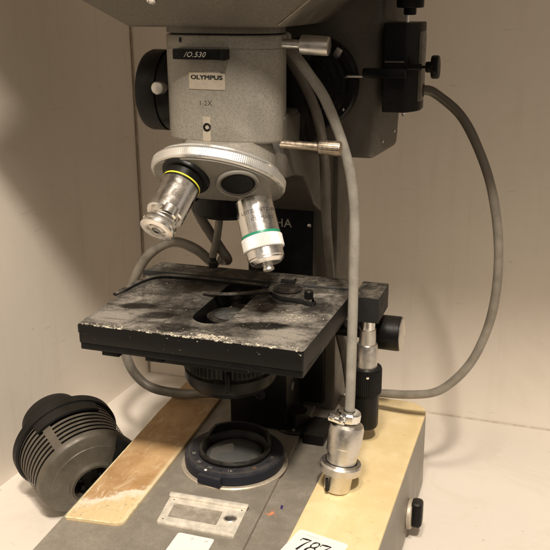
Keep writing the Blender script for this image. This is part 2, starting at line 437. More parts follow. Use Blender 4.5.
# lighter rim of the left panel
bm = sweep([(-8.0, 5, 6.47), (-7.86, 1.7, 6.47), (-7.42, -10.3, 6.47)], .05, 8, n=0)
sweep([(-7.42, -10.42, 6.47), (-4.35, -10.13, 6.47), (-3.9, -9.9, 6.47), (-3.68, -9.4, 6.47), (-3.74, -7.4, 6.46)], .05, 8, n=0, bm=bm)
obj('panel_trim', bm, mat_plain('worn_cream_edge', (.80, .69, .42), .5, 0, .3, 2.5), base, 60)
for i, (x, y) in enumerate([(-5.5, -14), (-5.8, 9), (10.6, 9.5), (10.3, -12)]):
    obj('foot', L([(1.0, 0), (1.15, .1), (1.15, .45)], (x, y, 0)), M_BLACK, base)
bm = L([(.05, 0), (1.0, 0), (1.08, .08), (1.08, .3), (1.0, .38), (.05, .38)], (11.88, 3.2, 2.0), (1, 0, 0))
obj('foot_boss', bm, M_PLATE, base)
bm = box(12.1, 12.95, 2.65, 3.8, 1.15, 3.15, .38, seg=4)
obj('switch', bm, M_BLACK, base)

# stickers
def on_plate(cx, cy, ang, z):
    ca, sa = math.cos(ang), math.sin(ang)
    return lambda u, v, w=0: (cx + u * ca - v * sa, cy + u * sa + v * ca, z + w)
ANG = math.atan2(-8.62 + 8.27, 8.74 - 7.11)
f = on_plate(8.15, -9.1, ANG, 6.505)
bm = prism(roundpoly([f(-1.55, -1.6)[:2] + (0,), f(1.75, -1.6)[:2] + (0,), f(1.75, 1.52)[:2] + (0,), f(-1.55, 1.52)[:2] + (0,)], .3), 6.49, 6.512, 0)
st = obj('number_sticker', bm, M_PAPER, mic, 0, label='white sticker printed 787')
def stroke(bm, pts, ws, f, n=8, w=0.004):
    """variable-width flat pen stroke in the sticker plane"""
    P3 = catmull([(p[0], p[1], 0) for p in pts], n); m = len(P3); a = []; b = []
    for i, p in enumerate(P3):
        t = (P3[min(i + 1, m - 1)] - P3[max(i - 1, 0)]).normalized(); nn = V((-t.y, t.x, 0))
        q = i / (m - 1) * (len(ws) - 1); k = min(int(q), len(ws) - 2); wd = ws[k] * (1 - q + k) + ws[k + 1] * (q - k)
        a.append(bm.verts.new(f(*(p + nn * wd)[:2], w))); b.append(bm.verts.new(f(*(p - nn * wd)[:2], w)))
    for i in range(m - 1): bm.faces.new((a[i], a[i + 1], b[i + 1], b[i]))
def seven(bm, ox, oy, f):
    stroke(bm, [(ox + .0, oy + .74), (ox + .05, oy + .98)], [.035, .02], f, 3, .012)
    stroke(bm, [(ox + .03, oy + .93), (ox + .3, oy + .95), (ox + .62, oy + .97)], [.045, .07, .03], f, 5, .010)
    stroke(bm, [(ox + .6, oy + .95), (ox + .38, oy + .58), (ox + .2, oy + .02)], [.02, .05, .085], f, 6, .014)
def eight(bm, ox, oy, f):
    c = lambda cx, cy, rx, ry: [(ox + cx + rx * math.cos(t) + ry * .25 * math.sin(t), oy + cy + ry * math.sin(t)) for t in [k * PI / 8 for k in range(17)]]
    stroke(bm, c(.34, .73, .2, .24), [.03, .055, .03, .07, .03, .055, .03, .07, .03], f, 4, .010)
    stroke(bm, c(.28, .26, .25, .26), [.06, .045, .03, .05, .07, .05, .03, .045, .06], f, 4, .014)
bm = bmesh.new()
for k, fn in enumerate((seven, eight, seven)):
    fn(bm, -.98 + k * .66, -.36, lambda u, v, w: f(u * 1.0, v * 1.25, w + .004))
obj('numerals', bm, M_INK, st, 0)
bm = bmesh.new()
for k in range(9): stroke(bm, [(-.95 + k * .1, 1.12), (-.9 + k * .1, 1.16)], [.02, .02], f, 2, .012)
obj('fine_print', bm, M_GREY_INK, st, 0)
f2 = on_plate(1.25, -11.3, 0, 6.535)
bm = prism(roundpoly([f2(-1.2, -1.7)[:2] + (0,), f2(1.25, -1.7)[:2] + (0,), f2(1.15, 1.4)[:2] + (0,), f2(-1.2, 1.42)[:2] + (0,)], .18), 6.515, 6.535, 0)
st = obj('paper_label', bm, M_PAPER, mic, 0, label='small blank white label below the window plate')
bm = bmesh.new()
for ox in (-.15, .75):
    stroke(bm, [(ox - .09, .98), (ox, 1.12), (ox + .09, .98)], [.02, .02, .02], f2, 4, .006)
    stroke(bm, [(ox - .05, .9), (ox + .06, .9)], [.015, .015], f2, 3, .006)
obj('faint_marks', bm, M_GREY_INK, st, 0)

# window plate with recessed window and screw
zp = 6.52
def plate_xy(u, v):   # u 0..1 left->right, v 0..1 front->back, corners measured on the panel
    a = V((-1.63, -9.43)) * (1 - u) + V((3.45, -9.42)) * u; b = V((-2.0, -6.5)) * (1 - u) + V((3.22, -6.4)) * u
    return a * (1 - v) + b * v
def pq(u0, u1, v0, v1): return [(*plate_xy(u, v), 0) for u, v in ((u0, v0), (u1, v0), (u1, v1), (u0, v1))]
win = pq(.10, .73, .24, .76)
bm = prism(roundpoly(pq(0, 1, 0, 1), .12, 3), zp - .02, zp + .16, .04, 2, holes=[win])
wp = obj('window_plate', bm, M_WINPLATE, mic, 30)
bm = prism(roundpoly(pq(-.01, 1.01, .93, 1.07), .08, 3), zp + .16, zp + .34, .06, 2)
obj('ridge', bm, M_WINPLATE, wp, 40)
ip = pq(.14, .69, .30, .70)
bm = bmesh.new()
fr_o = [bm.verts.new((p[0], p[1], zp + .1)) for p in win]; fr_i = [bm.verts.new((p[0], p[1], zp + .012)) for p in ip]
for i in range(4): bm.faces.new((fr_o[i], fr_o[(i + 1) % 4], fr_i[(i + 1) % 4], fr_i[i]))
bm.faces.new(fr_i); obj('window', bm, M_ACR, wp, 0)
c = plate_xy(.86, .53)
obj('screw', L([(.40, .1), (.42, .2), (.36, .24), (.34, .19), (.3, .17), (.05, .19)], (c.x, c.y, zp)), M_SILVER, wp)
for u, v in ((.06, .12), (.95, .88), (.07, .86)):
    c = plate_xy(u, v); obj('rivet', L([(.06, .15), (.06, .18), (.02, .2)], (c.x, c.y, zp), seg=12), M_BRONZE, wp)

# paint marks on the base
bm = prism([(4.45, -6.2, 0), (4.7, -6.1, 0), (4.83, -5.8, 0), (4.7, -5.62, 0), (4.64, -5.8, 0), (4.5, -5.95, 0)], 6.27, 6.286, 0)
obj('orange_mark', bm, M_ORG, mic, 0)
bm = bmesh.new()
for _ in range(16):
    x, y, r = random.gauss(4.6, .28), random.gauss(-5.85, .3), random.uniform(.02, .07)
    bm.faces.new([bm.verts.new((x + r * random.uniform(.6, 1.3) * math.cos(a), y + r * random.uniform(.6, 1.3) * math.sin(a), 6.289)) for a in (0, 1.1, 2.2, 3.3, 4.4, 5.3)])
obj('orange_flecks', bm, M_ORG, mic, 0)
obj('purple_mark', prism([(5.02, -5.25, 0), (5.2, -5.3, 0), (5.1, -4.85, 0), (4.95, -4.85, 0)], 6.27, 6.286, 0), M_PUR, mic, 0)

# ---- field lens dial
D0 = (AX, AY, 6.5)
obj('dial_seat', L([(3.66, 0), (3.68, .1), (3.6, .17), (1.5, .17)], D0, seg=96, caps=False), M_PLATE, mic)
bm = L([(3.3, .2), (3.42, .26), (3.44, .85), (3.38, .96), (3.25, 1.0), (2.42, 1.0), (2.42, .5)], D0, seg=120, caps=False)
dial = obj('field_dial', bm, M_BLUE, mic, 30)
bm = box(-.85, .85, -3.72, -3.3, 6.72, 7.35, .08); bmesh.ops.translate(bm, vec=V((AX, AY, 0)), verts=bm.verts); rotpart(bm, (AX, AY, 0), (0, 0, 1), -.13)
obj('dial_tab', bm, M_BLUE, dial)
bm = L([(2.45, 0), (2.5, .9), (2.5, 1.2), (2.42, 1.32), (2.25, 1.32), (2.12, 1.2), (2.0, .9), (1.95, .75)], D0, seg=96, caps=False)
obj('lens_cup', bm, M_BLACK, dial, 30)
obj('lens', L([(2.0, .72), (1.85, .86), (1.6, 1.0), (1.2, 1.14), (.7, 1.25), (.3, 1.29), (.01, 1.3)], D0, seg=72, caps=False), M_LENS, dial, 60)
# raised rear shade of the cup
bm = bmesh.new(); seg = 40; vs = []
for k in range(seg + 1):
    t = math.radians(15 + 150 * k / seg); h = 1.3 + .6 * min(1, math.sin(PI * k / seg) * 2.2)
    vs.append([bm.verts.new((AX + r * math.cos(t), AY + r * math.sin(t), 6.5 + z)) for r, z in ((2.52, .9), (2.52, h), (2.3, h), (2.3, .9))])
for a, b in zip(vs, vs[1:]):
    for i in range(4): bm.faces.new((a[i], b[i], b[(i + 1) % 4], a[(i + 1) % 4]))
bm.faces.new(vs[0][::-1]); bm.faces.new(vs[-1])
obj('rear_shade', bm, M_BLACK, dial, 40)
bm = bmesh.new()
for k in range(150):
    t = math.radians(180 + k * 1.2 - 0); r0, r1 = (2.98, 3.2) if k % 10 else (2.9, 3.22)
    if k % 2: r0 = 3.07
    d, n = V((math.cos(t), math.sin(t), 0)), V((-math.sin(t), math.cos(t), 0)) * .012
    O = V((AX, AY, 7.505)); bm.faces.new([bm.verts.new(O + d * r + n * s) for r, s in ((r0, 1), (r1, 1), (r1, -1), (r0, -1))])
obj('scale_ticks', bm, mat_plain('faded_ticks', (.12, .11, .095), .6), dial, 0)
def dialtext(body, deg, m, size=.34, name='scale_number'):
    t = math.radians(deg)
    def fn(u, v, w):
        a = t + u / 2.75; r = 2.62 + v; return (AX + r * math.cos(a), AY + r * math.sin(a), 7.503 + w)
    # reads from the front: flip so the top points to the centre
    def fn2(u, v, w):
        a = t + u / 2.75; r = 2.92 - v; return (AX + r * math.cos(a), AY + r * math.sin(a), 7.503 + w)
    obj(name, text(body, size, fn2, 1, .004, ext=.004), m, dial, 0)
for body, deg in (('30', 206), ('20', 232), ('10', 254), ('16', 284), ('25', 318), ('10', 355)):
    dialtext(body, deg, mat_plain('dim_digits', (.24, .23, .2), .6) if deg != 318 else mat_plain('orange_digits', (.25, .13, .06), .6))
obj('index_dot', L([(.10, 0), (.09, .03), (.01, .035)], (AX + 3.22 * math.cos(math.radians(254)), AY + 3.22 * math.sin(math.radians(254)), 7.5), seg=14), M_PAPER, dial)

# ---- column, arm, head
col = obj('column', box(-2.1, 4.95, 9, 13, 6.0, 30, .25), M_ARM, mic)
pl = obj('black_panel', box(-1.9, 3.1, 8.7, 9.1, 10, 22.45, .06), M_BLACKC, col)
obj('lettering', text('BHA', .92, lambda u, v, w: (.62 + u, 8.69 - w, 20.95 + v), 1.0, .0, ext=.01, sp=1.05), M_WHITE, pl, 0)
obj('panel_screw', L([(.14, 0), (.14, .06), (.05, .1)], (2.9, 8.7, 21.2), (0, -1, 0), 16), M_SILVER, pl)
# arm: side profile extruded across x
prof = [(9.6, 22.45), (7.2, 22.7), (5.6, 23.6), (4.4, 24.9), (3.2, 26.0), (1.2, 26.5), (-1.0, 26.7), (-1.0, 30.5), (6, 31), (9.6, 31)]
bm = bmesh.new(); f1 = [bm.verts.new((-2.5, y, z)) for y, z in prof]; bm.faces.new(f1)
r = bmesh.ops.extrude_face_region(bm, geom=bm.faces[:])
for v in r['geom']:
    if isinstance(v, bmesh.types.BMVert): v.co.x = 4.15 if v.co.y < 8 else 4.7
bmesh.ops.recalc_face_normals(bm, faces=bm.faces); bevel_all(bm, .25, 3, ang=40)
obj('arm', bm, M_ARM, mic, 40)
# lamp-side housing behind the tube
M_HOUS = mat_enamel('housing_enamel', (.12, .107, .088), 9, .25, .15)
bm = hull8([(-3.2, 6, 26.8), (8.08, 6, 26.8), (9.1, 9.4, 27.3), (-3.2, 12.5, 27.3)], [(-3.2, 6, 46), (8.75, 6, 46), (10.0, 9.4, 46), (-3.2, 12.5, 46)], .5, 5)
hs = obj('lamp_housing', bm, M_HOUS, mic, 40)
for p in ((8.45, 7.05, 27.9), (8.93, 8.65, 28.4)):
    obj('screw', L([(.1, 0), (.1, .05), (.02, .07)], p, (.95, -.3, 0), 12), M_SILVER, hs)
bm = sweep([(8.48, 6.9, 34), (8.42, 6.9, 30.5)], .12, 8, n=2); obj('groove', bm, M_DEEP, hs)
# head: tapered underside body
bm = hull8([(-4.75, -3.5, 35.7), (4.6, -3.3, 35.7), (4.6, 7.0, 35.6), (-4.75, 7.0, 35.6)],
           [(-13.2, -9.2, 41.5), (12.4, -9.2, 41.5), (11.4, 9.0, 41.5), (-13.2, 9.0, 41.5)], .35, 4)
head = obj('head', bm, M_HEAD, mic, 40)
obj('screw', L([(.24, 0), (.26, .1), (.15, .14), (.12, .08), (.02, .08)], (-2.45, -4.95, 37.22), (0, -.72, -.69), 24), M_CHROME, head)
bm = sweep([(4.52, -3.52, 35.85), (6.6, -4.85, 37.15), (8.5, -6.15, 38.5)], .025, 6, n=2); obj('edge_seam', bm, mat_plain('pale_edge_line', (.42, .36, .28), .6), head)  # thin pale line laid along the head's right front edge

# ---- intermediate tube (flat-fronted rounded housing)
def tube_ring(z, k=1., inset=0.):
    out = []
    for i in range(96):
        t = 2 * PI * i / 96; c, s = math.cos(t), math.sin(t); rx = 3.66 - inset; ry = (1.75 if s < 0 else 3.4) - inset
        e = .92
        out.append(V((.34 + rx * math.copysign(abs(c) ** e, c), AY + ry * math.copysign(abs(s) ** e, s), z)))
    return out
def front_pt(u, z, off=0.):
    """point on the tube's front face: u = x offset from the tube's middle"""
    c = max(-1, min(1, u / 3.66)); c = math.copysign(abs(c) ** (1 / .92), c); s = math.sqrt(max(0, 1 - c * c)) ** .92
    return V((.34 + u, AY - 1.75 * s - off, z))
zs = [(29.0, .12), (29.08, .04), (29.2, 0), (34.42, 0), (34.46, .04), (34.52, .04), (34.56, 0), (35.15, 0), (35.22, .05)]
bm = bmesh.new(); rings = [[bm.verts.new(p) for p in tube_ring(z, 1, i)] for z, i in zs]
for a, b in zip(rings, rings[1:]):
    for k in range(96): bm.faces.new((a[k], a[(k + 1) % 96], b[(k + 1) % 96], b[k]))
bm.faces.new(rings[0][::-1]); bm.faces.new(rings[-1])
tube = obj('tube', bm, M_TUBE, mic, 35)
bm = bmesh.new(); rings = [[bm.verts.new(p) for p in tube_ring(z, 1, .25)] for z in (35.2, 35.36)]
for k in range(96): bm.faces.new((rings[0][k], rings[0][(k + 1) % 96], rings[1][(k + 1) % 96], rings[1][k]))
obj('gap_ring', bm, M_DEEP, tube)
bm = bmesh.new(); rings = [[bm.verts.new(p) for p in tube_ring(z, 1, i)] for z, i in ((35.32, .08), (35.36, .03), (35.9, .03))]
for a, b in zip(rings, rings[1:]):
    for k in range(96): bm.faces.new((a[k], a[(k + 1) % 96], b[(k + 1) % 96], b[k]))
bm.faces.new(rings[0][::-1]); obj('collar', bm, M_HEAD, tube)
def patch(u0, u1, z0, z1, off, th=.03, nx=14, bm=None):
    b = bmesh.new(); g = [[b.verts.new(front_pt(u0 + (u1 - u0) * i / nx, z, off)) for z in (z0, z1)] for i in range(nx + 1)]
    h = [[b.verts.new(front_pt(u0 + (u1 - u0) * i / nx, z, off - th)) for z in (z0, z1)] for i in range(nx + 1)]
    for i in range(nx):
        b.faces.new((g[i][0], g[i + 1][0], g[i + 1][1], g[i][1])); b.faces.new((h[i][0], h[i][1], h[i + 1][1], h[i + 1][0]))
        b.faces.new((g[i][1], g[i + 1][1], h[i + 1][1], h[i][1])); b.faces.new((g[i][0], h[i][0], h[i + 1][0], g[i + 1][0]))
    for i in (0, nx): b.faces.new((g[i][0], g[i][1], h[i][1], h[i][0]))
    return b
np_ = obj('name_plate', patch(-1.66, .66, 32.16, 33.12, .035, .06), M_PLATE, mic, 30)
wrap = lambda u0, z0, off: (lambda u, v, w: front_pt(u0 + u, z0 + v, off + w))
bm = bmesh.new()
for k in range(6): text('OLYMPUS', .34, wrap(-.53 + (k % 3) * .022, 32.73 + (k // 3) * .022, .036 + k * .002), 1.36, 0, ext=.004, sp=1.02, bm=bm)
obj('lettering', bm, M_INK, np_, 0)
obj('fine_print', text('TOKYO', .16, wrap(-.42, 32.42, .04), 1.1, .0, ext=.004), M_GREY_INK, np_, 0)
obj('engraving', text('1.2X', .42, wrap(-.62, 31.22, .004), .95, .0, ext=.006, sp=1.15), mat_plain('engraved_ink', (.06, .05, .04), .6), tube, 0)
# filter slider
ys = front_pt(-.7, 34, 0).y
bm = box(-2.0, 1.3, ys - .62, ys + .6, 33.9, 34.48, .05)
sl = obj('filter_slider', bm, M_BLACKC, mic)
obj('lettering', text('/O.530', .42, lambda u, v, w: (-.62 + u, ys - .625 - w, 34.05 + v), 1.05, .0, .35, .006, 1.08), M_WHITE, sl, 0)
obj('finger_tab', box(1.02, 1.32, ys - .7, ys - .4, 33.88, 34.5, .04), M_BLACKC, sl)
gd = obj('screw_guide', patch(-.83, -.33, 29.12, 30.55, .02, .03, 6), M_PLATE, tube, 30)
p = front_pt(-.55, 29.95, 0)
obj('set_screw', L([(.25, -.02), (.25, .05), (.17, .08), (.11, .0), (.02, .0)], p, (0, -1, 0), 28, mfun=lambda i: 0 if i < 3 else 1), [M_BLACKC, M_CHROME], tube)
p = front_pt(-2.2, 34.95, 0)
bm = L([(.09, -.02), (.1, .03), (.02, .05)], p, (-.3, -1, 0), 20)
bmesh.ops.scale(bm, vec=(1, 1, 1.6), space=Matrix.Translation(-p), verts=bm.verts); obj('slot', bm, M_DEEP, tube)
# clamp screws on the right
def clamp(z, stem, r, L1, L2, ms, mk, rk, tilt):
    a = V((1, 0, tilt)).normalized(); o0 = V((3.85, AY, z))
    s = obj('clamp_screw', L([(r, 0), (r, L1), (r * .8, L1 + .02)], o0, a, 28), ms, mic)
    pr = [(rk * .7, L1), (rk * .97, L1 + .08), (rk, L1 + .18), (rk, L2 - .16), (rk * .93, L2 - .04), (rk * .6, L2)]
    obj('grip', L(pr, o0, a, 56, knurl={2: (1, .012), 3: (1, .012)}), mk, s, 20)
clamp(34.74, None, .27, 1.2, 2.95, M_SILVER, M_SILVER, .56, -.045)
clamp(28.85, None, .27, 2.35, 3.75, M_BRONZE, M_BRONZE, .44, -.03)
obj('clamp_tip', L([(.13, -.3), (.13, .25)], (3.95, AY, 34.78), (1, 0, 0), 16), M_CHROME, mic)
# left rotary drum
c = V((-3.4, 1.5, 31.55))
bm = L([(1.2, -.6), (2.2, -.4), (2.52, 0), (2.55, .9), (2.47, .94), (2.47, 1.04), (2.57, 1.08), (2.57, 2.15), (2.45, 2.42), (1.9, 2.5), (.1, 2.5)], c, (-1, 0, 0), 96)
dr = obj('drum', bm, M_BLACKC, mic, 30)
kx = L([(.25, 0), (.25, .45), (.36, .5), (.39, .6), (.39, 1.25), (.34, 1.33), (.02, 1.35)], (-3.72, -.75, 32.02), (-.05, -1, .03), 40)
obj('knob', kx, M_SILVER, dr, 30)
obj('black_fill_block', box(1.2, 4.6, 1.6, 5.8, 28.2, 34.6, .3), M_BLACKC, mic, 30)  # black block added to fill the dark area between tube and flange
# right epi-illuminator drum
c = V((3.98, 6.0, 31.85))
bm = L([(3.0, .0), (3.05, .1), (3.05, .7), (2.9, .85), (2.5, .9), (2.45, 1.5), (2.2, 1.55), (2.2, 2.3), (1.9, 2.35), (1.85, 3.2), (.5, 3.2)], c, (0, -1, 0), 96)
ep = obj('illuminator_flange', bm, M_BLACKC, mic, 30)
bm = box(5.55, 6.0, 4.95, 5.2, 33.6, 34.12, .05); rotpart(bm, (5.78, 5, 33.87), (0, 1, 0), .55)
obj('clip', bm, M_SILVER, ep)
obj('screw', L([(.1, 0), (.1, .08), (.02, .1)], (6.15, 5.18, 30.2), (0, -1, 0), 14), M_CHROME, ep)
bm = L([(.09, 0), (.09, 2.0)], (6.0, 5.0, 32.35), (1, .0, .02), 12); obj('pull_rod', bm, M_SILVER, ep)

# ---- lamp socket block on the right of the housing
bm = bmesh.new()
pts = roundpoly([(8.75, 4.9, 0), (10.25, 4.9, 0), (11.0, 6.1, 0), (11.0, 7.8, 0), (8.75, 7.8, 0)], [.1, .2, .6, .3, .1])
bm = prism(pts, 30.15, 35.7, .3, 3)
bk = obj('lamp_block', bm, M_BLACK, mic, 40)
obj('side_band', box(10.0, 11.07, 5.9, 7.6, 30.7, 35.2, .3), mat_plain('lighter_black_side', (.12, .105, .085), .4, 0, .3), bk)  # right side coloured lighter than the front of the block
obj('bright_edge', box(8.85, 10.1, 4.85, 4.93, 33.28, 33.38, .02), mat_plain('faint_metal_line', (.2, .18, .15), .4, .5), bk)
obj('lever', box(7.55, 10.3, 4.2, 4.75, 32.35, 32.95, .12), M_BLACKC, bk)
bm = L([(.2, 0), (.2, 1.0)], (10.2, 5.0, 33.0), (1, 0, .03), 20); lathe(bm, [(.09, 1.0), (.09, 1.3)], (10.2, 5, 33), (1, 0, .03), 12)
kk = obj('thumb_screw', bm, M_BLACKC, bk)
bm = L([(.3, 1.25), (.34, 1.32), (.34, 1.6), (.68, 1.62), (.72, 1.7), (.72, 2.0), (.66, 2.08), (.1, 2.1)], (10.2, 5, 33), (1, 0, .03), 40)
obj('thumb_screw', bm, M_BLACKC, bk)
bm = L([(.12, -.9), (.12, .55)], (10.0, 6, 35.9), (0, 0, 1), 14)
obj('spindle', bm, M_CHROME, bk)
bm = L([(.34, .2), (.4, .26), (.4, .6), (.82, .64), (.86, .72), (.86, 2.6), (.7, 2.7), (.1, 2.7)], (10.15, 6, 35.95), (0, 0, 1), 56)
obj('top_knob', bm, M_BLACKC, bk)
obj('bottom_screw', L([(.2, 0), (.2, .3), (.12, .35), (.12, .5)], (10.0, 6, 30.32), (0, 0, -1), 20), M_CHROME, bk)
obj('cable_gland', L([(.5, 0), (.5, .5), (.42, .6)], (10.5, 7.0, 31.4), (1, 0, .0), 28), M_BLACK, bk)

# ---- nosepiece
TT = V((.42, -2.75, 27.02)); t_ = math.radians(32)
nn = V((0, -math.sin(t_), -math.cos(t_))); ed = V((0, math.cos(t_), -math.sin(t_))); ex = V((1, 0, 0))
mount = L([(3.0, 0), (3.05, .1), (3.05, 1.6), (2.8, 2.5)], (AX, AY + .4, 26.6), seg=80)
np2 = obj('nosepiece', mount, M_TUBE, mic, 30)
obj('hub', L([(.5, 0), (2.05, 0), (2.3, .25), (2.3, 1.6)], (AX, AY, 24.35), seg=72), M_BLACKC, np2, 30)
bm = L([(2.6, -.9), (3.2, -.78), (3.7, -.6), (3.78, -.5), (3.76, -.4)], TT, nn, 120, caps=False)
obj('upper_flange', bm, M_RING, np2, 40)
bm = L([(3.7, -.42), (3.86, -.40), (4.0, -.30), (4.06, -.2), (4.1, -.17), (4.1, .26), (4.06, .34), (3.96, .4), (3.85, .40)], TT, nn, 420, knurl={4: (1, .009), 5: (1, .009)}, caps=False)
obj('turret_ring', bm, M_RING, np2, 15)
HR = 1.02
bm = L([(3.9, .38), (3.86, .5), (3.7, .56), (3.2, .78), (2.6, 1.0), (1.9, 1.22), (1.1, 1.40), (.4, 1.47), (.001, 1.48)], TT, nn, 120, caps=False)
obj('turret', bm, M_FACE, np2, 50)
def odir(ph, b=20):
    a = math.radians(ph); b = math.radians(b); return (nn * math.cos(b) + math.sin(b) * (ed * math.cos(a) + ex * math.sin(a))).normalized()
def seat(ph, h=1.0, r=2.6):
    a = math.radians(ph); return TT + nn * h + (ed * math.cos(a) + ex * math.sin(a)) * r
# empty threaded seat
p, d = seat(131, .98), odir(131)
s1 = obj('empty_seat', L([(1.22, -.25), (1.25, .1), (1.17, .16), (1.1, .12), (1.06, .0), (1.04, .155)], p, d, 72, caps=False), M_FACE, np2, 30)
bm = L([(1.1, .11), (1.06, .125), (.98, .05), (1.02, .02), (.95, .0)] , p, d, 72, caps=False); obj('thread', bm, M_FACE, s1)
obj('opening', L([(1.04, .1), (1.0, .06), (.97, .09), (.9, .05), (.87, .08), (.001, .07)], p, d, 72, caps=False), mat_plain('dark_bore', (.006, .0045, .004), .45, spec=.2), s1)
for ph in (-84, -12):
    obj('seat_plug', L([(1.2, -.2), (1.2, .15), (1.1, .25), (.05, .25)], seat(ph, .95), odir(ph), 48), M_BLACKC, np2)
# left objective (yellow band)
p, d = seat(-156, 1.0), odir(-156, 20)
bm = L([(1.46, -.5), (1.48, .0), (1.42, .12), (1.2, .16), (1.17, .54)], p, d, 96)
ob = obj('objective', bm, M_BLACKC, mic, 30, label='left objective with a yellow band and stepped silver nose')
obj('colour_band', L([(1.13, .54), (1.16, .55), (1.16, .63), (1.13, .64)], p, d, 96, caps=False), M_YEL, ob)
obj('collar', L([(1.11, .64), (1.13, .66), (1.13, .72), (1.1, .74)], p, d, 96, caps=False), M_BLACKC, ob)
obj('barrel', L([(1.08, .72), (1.12, .75), (1.12, 2.85), (1.06, 2.95), (.8, 2.98)], p, d, 96), M_CHROME, ob, 30)
obj('neck', L([(.82, 2.9), (.84, 3.5)], p, d, 72), M_SILVER, ob, 30)
sx_ = (-Fv + Rv * .35); sx_ = (sx_ - d * sx_.dot(d)).normalized()
obj('stub', L([(.55, 2.6), (.6, 2.66), (.6, 3.18), (.52, 3.26), (.44, 3.26), (.38, 3.12), (.001, 3.1)], p + sx_ * .62, d, 60, caps=False), M_CHROME, ob, 25)
q = p - sx_ * .05
bm = L([(.8, 3.4), (.99, 3.43), (1.01, 3.58), (.86, 3.6), (.86, 3.74), (1.01, 3.76), (1.01, 3.92), (.93, 3.96), (.62, 3.97), (.58, 3.78), (.5, 3.78)], q, d, 72, caps=False)
obj('nose_ring', bm, M_CHROME, ob, 25)
obj('front_lens', L([(.5, 3.7), (.42, 3.9), (.28, 3.97), (.2, 3.9), (.001, 3.88)], q, d, 48, caps=False, mfun=lambda i: 0 if i < 2 else 1), [M_SILVER, M_LENS], ob, 25)
sd = (Rv * .35 - Uv * .2 - Fv * .9); sd = (sd - d * sd.dot(d)).normalized()
def barrel_text(p, d, r, h, u0, side):
    x = side.normalized(); y = d.cross(x).normalized()
    def fn(u, v, w):
        a = (u + u0) / r; return p + d * (h - v) + (x * math.cos(a) + y * math.sin(a)) * (r + w + .004)
    return fn
# faint unreadable engraving strokes on the left barrel
bm = bmesh.new(); fb = barrel_text(p, d, 1.12, 1.6, .25, sd)
for row in range(3):
    for k in range(5 - row):
        stroke(bm, [(-.35 + k * .17, .25 - row * .28), (-.27 + k * .17, .12 - row * .28)], [.014, .014], fb, 2, .002)
obj('engraving', bm, mat_plain('soft_engraving', (.25, .22, .19), .5), ob, 0)
# right objective (green band)
p, d = seat(60, .8) - Rv * .34, odir(70, 22)
bm = L([(1.0, -.8), (1.1, .2), (1.19, .24), (1.19, 2.36), (1.17, 2.38)], p, d, 96)
ob = obj('objective', bm, M_CHROME, mic, 30, label='right objective with a green band and knurled collar')
obj('colour_band', L([(1.17, 2.36), (1.2, 2.37), (1.2, 2.51), (1.17, 2.52)], p, d, 96, caps=False), M_GRN, ob)
obj('knurled_collar', L([(1.17, 2.51), (1.24, 2.55), (1.26, 2.6), (1.26, 3.28), (1.22, 3.34), (1.1, 3.36)], p, d, 132, caps=False, knurl={2: (1, .04), 3: (1, .04)}), mat_plain('pale_knurling', (.88, .87, .83), .4, .35, .04), ob, 15)
obj('nose', L([(1.08, 3.34), (1.12, 3.38), (1.12, 3.85), (1.06, 3.89), (1.06, 4.0), (1.02, 4.05), (.86, 4.2), (.45, 4.24), (.4, 4.23)], p, d, 96, caps=False), M_CHROME, ob, 25)
obj('front_lens', L([(.5, 4.18), (.3, 4.26), (.3, 4.42), (.34, 4.46), (.34, 4.6), (.2, 4.66), (.001, 4.66)], p, d, 40, caps=False), M_SILVER, ob, 30)
sd = (-Fv * .92 + Rv * .1); sd = (sd - d * sd.dot(d)).normalized()
yy = d.cross(sd)
sgn = 1 if yy.dot(Rv) > 0 else -1
def bt(h, u0):
    def fn(u, v, w):
        a = sgn * (u + u0) / 1.19; return p + d * (h - v) + (sd * math.cos(a) + yy * math.sin(a)) * (1.192 + w)
    return fn
obj('engraving', text('LEITZ WETZLAR', .3, bt(1.2, .12), 1.0, 0, ext=.003, sp=1.1), mat_plain('engraving_ink', (.02, .018, .016), .6), ob, 0)
obj('engraving', text('GERMANY', .3, bt(1.72, .25), 1.0, 0, ext=.003, sp=1.1), mat_plain('engraving_ink_two', (.02, .018, .016), .6), ob, 0)

# ---- stage
def stad(cx, y0, y1, r, n=14):
    P = [(cx + r * math.cos(PI + PI * k / n), y0 + r + r * math.sin(PI + PI * k / n)) for k in range(n + 1)]
    return P + [(cx + r * math.cos(PI * k / n), y1 - r + r * math.sin(PI * k / n)) for k in range(n + 1)]
outer = roundpoly([(-7.72, -6.7, 0), (6.98, -6.88, 0), (7.3, 3.2, 0), (6.9, 5.2, 0), (-7.7, 5.2, 0)], [.12, .2, .6, .5, .3])
slot = stad(-.1, -4.35, 4.1, 1.28)
bm = prism(outer, 16.75, 18.0, .06, 2, holes=[slot])
stg = obj('stage', bm, M_STAGE, mic, 30)
bm = prism(roundpoly([(-7.68, -6.66, 0), (6.94, -6.84, 0), (7.1, 4.9, 0), (-7.5, 4.9, 0)], .15), 16.3, 16.73, .05, 2, holes=[stad(-.1, -4.4, 4.15, 1.36)])
obj('lower_plate', bm, M_BLACK, stg, 30)
for x0, x1 in ((-6.4, -5.2), (-3.4, -2.2)):
    obj('bracket', box(x0, x1, -6.3, -5.2, 15.85, 16.2, .06), M_BLACK, stg)
obj('slide_rail', box(-3.3, 3.2, -5.8, -3.0, 15.6, 16.15, .1), M_BLACK, stg)
# left dovetail edge
bm = box(-8.0, -7.72, -6.3, 4.6, 17.2, 17.75, .05); obj('side_rail', bm, M_BLACKD, stg)
